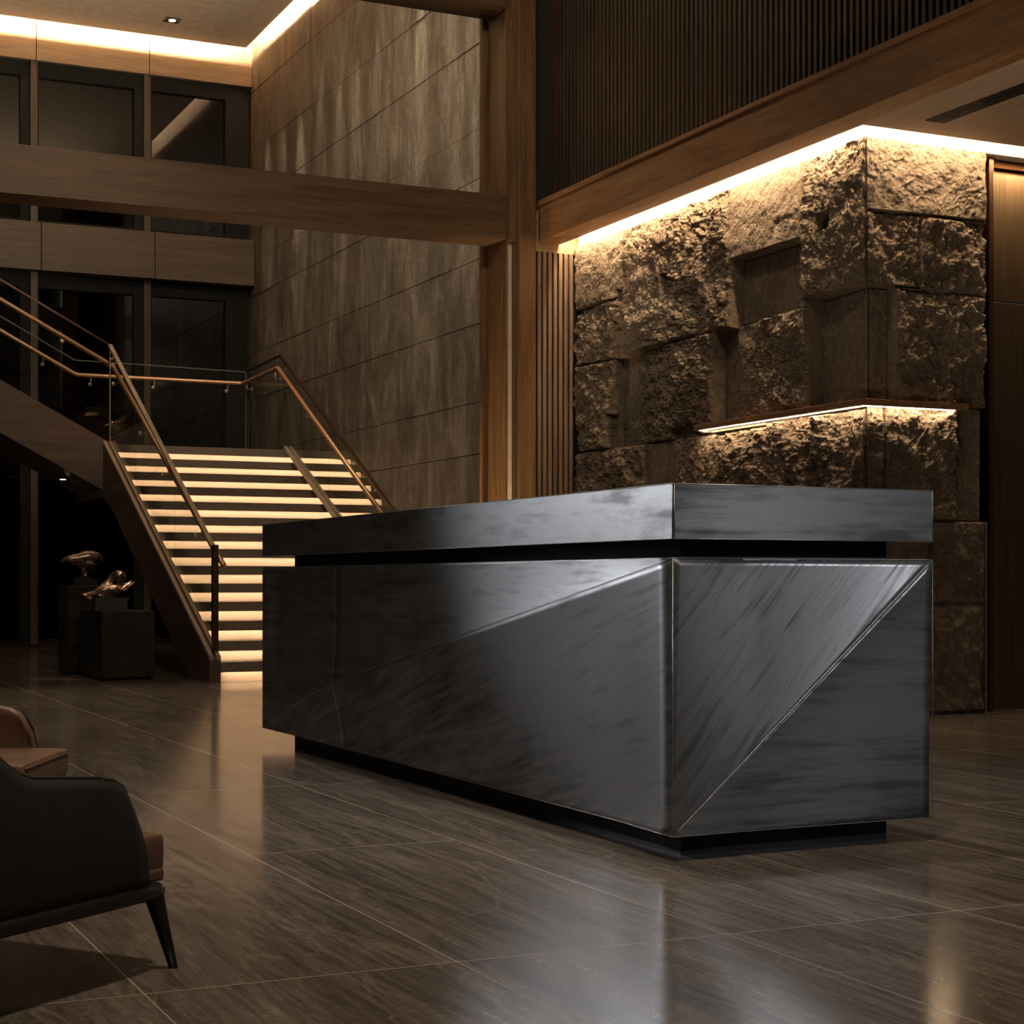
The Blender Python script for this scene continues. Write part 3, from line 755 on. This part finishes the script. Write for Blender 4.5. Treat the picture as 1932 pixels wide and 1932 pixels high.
def sup2():
    return MB().prism([(-.11, .0), (.11, .0), (.10, .055), (.04, .085), (-.05, .08), (-.10, .05)], 1, -.08, .08).build('bronze_foot', M['ped'])
blob('bronze_sculpture', [
    ([(-.225, 0, .220), (-.15, 0, .250), (-.06, 0, .255), (.03, 0, .270), (.11, 0, .260), (.155, 0, .215)], [.006, .030, .048, .062, .062, .035], (1, 1)),
    ([(-.15, .03, .235), (-.06, .02, .215), (.03, 0, .210), (.10, 0, .190)], [.012, .040, .060, .045], (1, 1)),
    ([(.0, 0, .06), (.01, 0, .11), (.0, 0, .17), (.02, 0, .24)], [.050, .030, .035, .05], (1, 1))],
    (3.165, 16.25, .828), 'dark bronze pointed seed-like form balanced on a foot on the taller plinth', M['bronze'], sup2)

# ------------------------------------------------------------------ armchairs
def make_chair(loc, ang, label):
    ch = empty('armchair', loc, ang); tag(ch, label, 'armchair', 'low leather armchairs')
    HW = .31; XB = -.33; XF = .325; RC = .17
    # plan path of the shell, right arm front -> around the back -> left arm front (x forward, y left)
    path = []
    nA = 14
    for i in range(nA + 1): path.append((XF + (XB + RC - XF) * i / nA, -HW))
    for i in range(1, 9):
        a = PI / 2 * i / 8; path.append((XB + RC - RC * math.sin(a), -HW + RC - RC * math.cos(a)))
    for i in range(1, 7): path.append((XB, -HW + RC + (2 * HW - 2 * RC) * i / 6))
    for i in range(1, 9):
        a = PI / 2 * i / 8; path.append((XB + RC - RC * math.cos(a), HW - RC + RC * math.sin(a)))
    for i in range(1, nA + 1): path.append((XB + RC + (XF - XB - RC) * i / nA, HW))
    z0 = .195
    def top(x):
        # arm gently rising backwards, S-curve up into the back
        t = max(0, min(1, (-x - .02) / .22)); t = t * t * (3 - 2 * t)
        zt = .434 + (XF - x) * .10 + .105 * t
        # rounded front shoulder
        q = max(0, (x - (XF - .085)) / .085)
        return zt - .09 * (1 - math.sqrt(max(0, 1 - q * q * .98)))
    def shell(mb, off, inner):
        nv = 10; g = []
        for (x, y) in path:
            cx_, cy_ = max(x, XB + RC), max(-HW + RC, min(HW - RC, y))
            dx, dy = x - cx_, y - cy_
            L = math.hypot(dx, dy) or 1
            nx, ny = dx / L, dy / L
            if x > XB + RC + 1e-6: nx, ny = 0, (1 if y > 0 else -1)
            zt = top(x) - (.0 if not inner else .004)
            col = []
            for j in range(nv + 1):
                v = j / nv; z = z0 + (zt - z0) * v
                lean = -.018 * v                              # arms lean in towards the front edge
                fx = x + (lean * 1.6 if x > .2 else 0) - (.02 * v if x < XB + .1 else 0)
                bulge = .012 * math.sin(PI * v)
                col.append(mb.bm.verts.new((fx - nx * off + nx * bulge, y - ny * off + ny * bulge - (ny * .012 * v), z)))
            g.append(col)
        for a, b in zip(g, g[1:]):
            for j in range(nv):
                q = (a[j], b[j], b[j + 1], a[j + 1])
                mb.bm.faces.new(q if not inner else q[::-1])
        return g
    mo = MB(); go = shell(mo, 0, False)
    gi = shell(mo, .022, True)
    def bridge(mb, A, B):
        for i in range(len(A) - 1): mb.bm.faces.new((A[i], A[i + 1], B[i + 1], B[i]))
    bridge(mo, [c[-1] for c in go], [c[-1] for c in gi]); bridge(mo, [c[0] for c in gi], [c[0] for c in go])
    bridge(mo, go[0], gi[0]); bridge(mo, gi[-1], go[-1])
    bmesh.ops.recalc_face_normals(mo.bm, faces=mo.bm.faces)
    mo.build('outer_shell', M['leather_dark'], ch, smooth=True)
    mi = MB(); g1 = shell(mi, .024, False); g2 = shell(mi, .062, True)
    bridge(mi, [c[-1] for c in g1], [c[-1] for c in g2]); bridge(mi, [c[0] for c in g2], [c[0] for c in g1])
    bridge(mi, g1[0], g2[0]); bridge(mi, g2[-1], g1[-1])
    for c_ in (g1, g2):
        for col in c_: col[-1].co.z += .003
    bmesh.ops.recalc_face_normals(mi.bm, faces=mi.bm.faces)
    o = mi.build('padded_lining', M['leather'], ch, smooth=True)
    # piping along the top edge of the outer shell
    pp = []
    for (x, y) in path:
        ny = (1 if y > 0 else -1) if x > XB + RC else 0
        cx_, cy_ = max(x, XB + RC), max(-HW + RC, min(HW - RC, y)); dx, dy = x - cx_, y - cy_; L = math.hypot(dx, dy) or 1
        nx, ny2 = (0, ny) if x > XB + RC + 1e-6 else (dx / L, dy / L)
        pp.append((x - (.029 if x > .2 else 0) - (.02 if x < XB + .1 else 0) - nx * .008, y - ny2 * .020, top(x) + .002))
    MB().tube(pp, .0045, 8).build('piping', M['leather_dark'], ch, smooth=True)
    # seat cushion
    s = MB().box(XB + .07, XF + .100, -HW + .030, HW - .030, .208, .305, .020)
    o = s.build('seat_cushion', M['leather'], ch, smooth=True)
    md = o.modifiers.new('sub', 'SUBSURF'); md.levels = 2; md.render_levels = 2
    MB().tube([(XF + .099, -HW + .05, .286), (XF + .099, HW - .05, .286)], .003, 6).build('seat_seam', M['leather'], ch, smooth=True)
    # front apron under the cushion
    MB().box(XF - .04, XF + .088, -HW + .028, HW - .028, .192, .222, .008).build('front_apron', M['leather'], ch, smooth=False)
    # frame rails
    fr = MB()
    loop = path
    pts = [(x, y, .178) for x, y in loop]
    prev = None
    for (a, b) in zip(pts, pts[1:]): pass
    pts = [(XF + .052, -HW + .018, .177), (XF + .02, -HW + .006, .177)] + pts[1:-1] + [(XF + .02, HW - .006, .177), (XF + .052, HW - .018, .177)]
    fr.tube(pts, .017, 12, None, True, (1.0, 1.0))
    fr.box(XF + .032, XF + .060, -HW + .014, HW - .014, .162, .192, .006)
    fr.build('base_frame', M['chair_frame'], ch, smooth=True)
    for sx, sy in ((1, -1), (1, 1), (-1, -1), (-1, 1)):
        x = XF + .040 if sx > 0 else XB + .08; y = sy * (HW - .018) if sx > 0 else sy * (HW - .07)
        ex = x + (.030 if sx > 0 else -.05); ey = y + sy * .030
        lg = MB().tube([(x - sx * .012, y, .190), (x, y, .160), (x + (ex - x) * .35, y + (ey - y) * .35, .105), (ex, ey, 0)], 0, 12, [.024, .024, .0185, .0110], True, (1.05, .80))
        lg.build('leg', M['chair_frame'], ch, smooth=True)
    return ch
th = math.atan(1511 / 3237.0); c_, s_ = math.cos(th), math.sin(th)
def camxy(a, b): return (c_ * a + s_ * b, -s_ * a + c_ * b, 0)
h1 = (c_ * .47 + s_ * .883, -s_ * .47 + c_ * .883)
make_chair(camxy(-1.239, 3.701), math.atan2(h1[1], h1[0]), 'near armchair at the lower left with dark outer side and slim black leg')
make_chair(camxy(-1.955, 5.66), math.atan2(-s_, c_), 'farther armchair at the left edge showing its brown leather seat and armrest')

# ------------------------------------------------------------------ light fittings
def downlight(x, y, z, label, power, size=.09, col=(1, .82, .6), spot=70, aim=None, name='recessed_downlight', blend=.6, box=True, rad=.03):
    e = empty(name, (x, y, z)); tag(e, label, 'light', 'ceiling downlights')
    if box:
        m1 = MB(); s = size
        for a in ((-s, -s * .78, -s, s), (s * .78, s, -s, s), (-s * .78, s * .78, -s, -s * .78), (-s * .78, s * .78, s * .78, s)):
            m1.box(a[0], a[1], a[2], a[3], -.006, .0)
        m1.build('trim_ring', M['black'], e)
        MB().box(-s * .78, s * .78, -s * .78, s * .78, -.003, -.001).build('baffle', M['recess'], e)
        mb = MB(); mb.tube([(0, 0, -.0032), (0, 0, -.010)], s * .42, 16); mb.build('lens', M['spot_lens'], e)
    return e
M['spot_lens'] = emit('downlight_lens', (1, .88, .70), 9)
def spot(name, loc, target, power, angle, col=(1, .78, .52), blend=.5, rad=.04):
    l = bpy.data.lights.new(name, 'SPOT'); l.energy = power; l.color = col; l.spot_size = math.radians(angle); l.spot_blend = blend; l.shadow_soft_size = rad
    o = bpy.data.objects.new(name, l); COL.objects.link(o); o.location = loc
    d = Vector(target) - Vector(loc); o.rotation_euler = d.to_track_quat('-Z', 'Y').to_euler(); return o
def area(name, loc, target, power, sx, sy, col):
    l = bpy.data.lights.new(name, 'AREA'); l.shape = 'RECTANGLE'; l.size = sx; l.size_y = sy; l.energy = power; l.color = col
    o = bpy.data.objects.new(name, l); COL.objects.link(o); o.location = loc
    d = Vector(target) - Vector(loc); o.rotation_euler = d.to_track_quat('-Z', 'Y').to_euler(); return o

downlight(5.474, 22.25, ZC, 'small square recessed downlight in the high ceiling near the cove corner', 0, .105)
# grazing wall washers along the concrete wall
rw = random.Random(5)
for y, p in ((22.4, 70), (21.7, 40), (21.0, 120), (20.2, 35), (19.5, 55), (18.9, 30), (18.2, 70), (17.3, 45), (16.9, 120), (16.0, 60), (15.55, 110), (14.8, 50)):
    spot('wall_washer_lamp', (6.60 - rw.random() * .12, y, 8.12), (6.90, y, 5.6 - rw.random()), p * 4.5, 15, (1, .82, .58), 1.0, .04)
# spot under the upper flight
us_ = empty('stair_soffit_spot', (3.58, 19.6, uz(3.58, 1.84) - .035)); tag(us_, 'small bright spotlight under the sloping soffit of the upper flight', 'light')
MB().tube([(0, 0, .01), (0, 0, -.012)], .045, 16).build('housing', M['black'], us_)
MB().tube([(0, 0, -.0125), (0, 0, -.018)], .032, 16).build('lens', emit('soffit_lens', (1, .85, .62), 7), us_)
spot('stair_soffit_lamp', (3.58, 19.55, 1.98), (3.35, 17.0, 0), 3, 60, (1, .8, .55), .7, .03)
# accent on the bronzes from the ceiling
spot('sculpture_accent_lamp', (4.3, 12.2, 7.6), (3.2, 15.6, .7), 650, 9, (1, .78, .58), .5, .05)
# column uplights
spot('column_uplight_lamp', (6.11, 12.84, .03), (6.12, 13.17, 1.95), 170, 23, (1, .72, .40), .9, .02)
spot('column_uplight_lamp', (5.3, 13.75, .03), (6.07, 13.3, 1.7), 200, 36, (1, .68, .36), .9, .03)
# unseen hall lamps, mostly added to brighten counter, floor, beams and concrete
CO = (.94, .955, 1.0)
WA = (1, .83, .62)
spot('unseen_hall_lamp', (-1.7, 12.7, 3.65), (2.7, 4.9, .75), 1500, 13, CO, 1, .16)  # added spot at beam height for highlights on the long counter face
spot('unseen_hall_lamp', (6.2, -1.6, 3.7), (3.45, 4.63, .75), 520, 15, CO, 1, .16)  # added spot for the highlight on the counter's end facets
spot('unseen_hall_lamp', (.8, 2.2, 5.8), (2.7, 5.6, .7), 190, 34, CO, .9, .30)
spot('unseen_hall_lamp', (3.1, 6.6, 7.6), (3.1, 6.4, 0), 700, 50, (1, .93, .84), .9, .20)
spot('unseen_hall_lamp', (1.4, 2.8, 7.6), (.9, 3.6, 0), 780, 70, WA, .9, .25)
spot('unseen_hall_lamp', (2.6, 11.6, 7.6), (2.2, 11.4, 0), 800, 60, WA, .9, .25)
spot('unseen_hall_lamp', (2.0, 5.0, 7.4), (5.2, 16.5, 3.6), 640, 60, WA, .9, .4)
spot('unseen_hall_lamp', (3.2, 15.0, 8.0), (6.9, 18.5, 4.2), 480, 90, WA, .9, .3)
spot('stone_fill_lamp', (3.0, 8.5, 7.8), (6.7, 10.6, 2.4), 150, 34, WA, .9, .2)  # unseen, added to lift the middle of the stone wall
spot('slat_fill_lamp', (3.4, 12.0, 8.0), (6.43, 12.3, 5.0), 130, 50, WA, 1, .1)  # unseen, added to light slat fronts and leave their sides dark
spot('high_ceiling_fill_lamp', (5.6, 13.60, 4.6), (2.6, 18.4, 8.2), 1500, 88, (1, .78, .54), 1, .15)  # unseen, added behind the upper beam to brighten the high ceiling
spot('beam_underside_fill_lamp', (5.0, 12.5, .05), (4.6, 13.3, 3.75), 90, 100, (1, .76, .52), 1, .10)  # no such fixture stands here; added to light the mid beam's underside
spot('low_ceiling_fill_lamp', (4.6, 6.6, .9), (7.2, 6.8, 3.75), 90, 120, (1, .80, .58), 1, .12)  # added upward fill hidden behind the counter, brightens the low ceiling
spot('unseen_bounce_lamp', (7.6, 5.0, 3.6), (7.2, 5.8, 0), 90, 110, (1, .80, .58), .9, .15)  # unseen, added for bounce light under the low ceiling

# ------------------------------------------------------------------ world, camera, colour management
w = bpy.data.worlds.new('world'); scn.world = w; w.use_nodes = True
bg = w.node_tree.nodes['Background']; bg.inputs['Color'].default_value = (1.0, .86, .72, 1); bg.inputs['Strength'].default_value = .035
cam = bpy.data.cameras.new('camera'); co = bpy.data.objects.new('camera', cam); COL.objects.link(co)
co.location = (0, 0, .88); co.rotation_euler = (PI / 2, 0, -th)
cam.sensor_width = 36; cam.sensor_fit = 'HORIZONTAL'; cam.lens = 36 * 3237 / 1932; cam.shift_y = (1095 - 966) / 1932
cam.clip_start = .05; cam.clip_end = 100
scn.camera = co
scn.view_settings.view_transform = 'Standard'; scn.view_settings.look = 'None'; scn.view_settings.gamma = 1
scn.view_settings.exposure = .35; scn.view_settings.use_curve_mapping = False
scn.cycles.use_denoising = True
scn.cycles.max_bounces = 8; scn.cycles.diffuse_bounces = 4; scn.cycles.glossy_bounces = 4; scn.cycles.transparent_max_bounces = 16
scn.cycles.sample_clamp_indirect = 6
scn.cycles.use_adaptive_sampling = True; scn.cycles.adaptive_threshold = .015
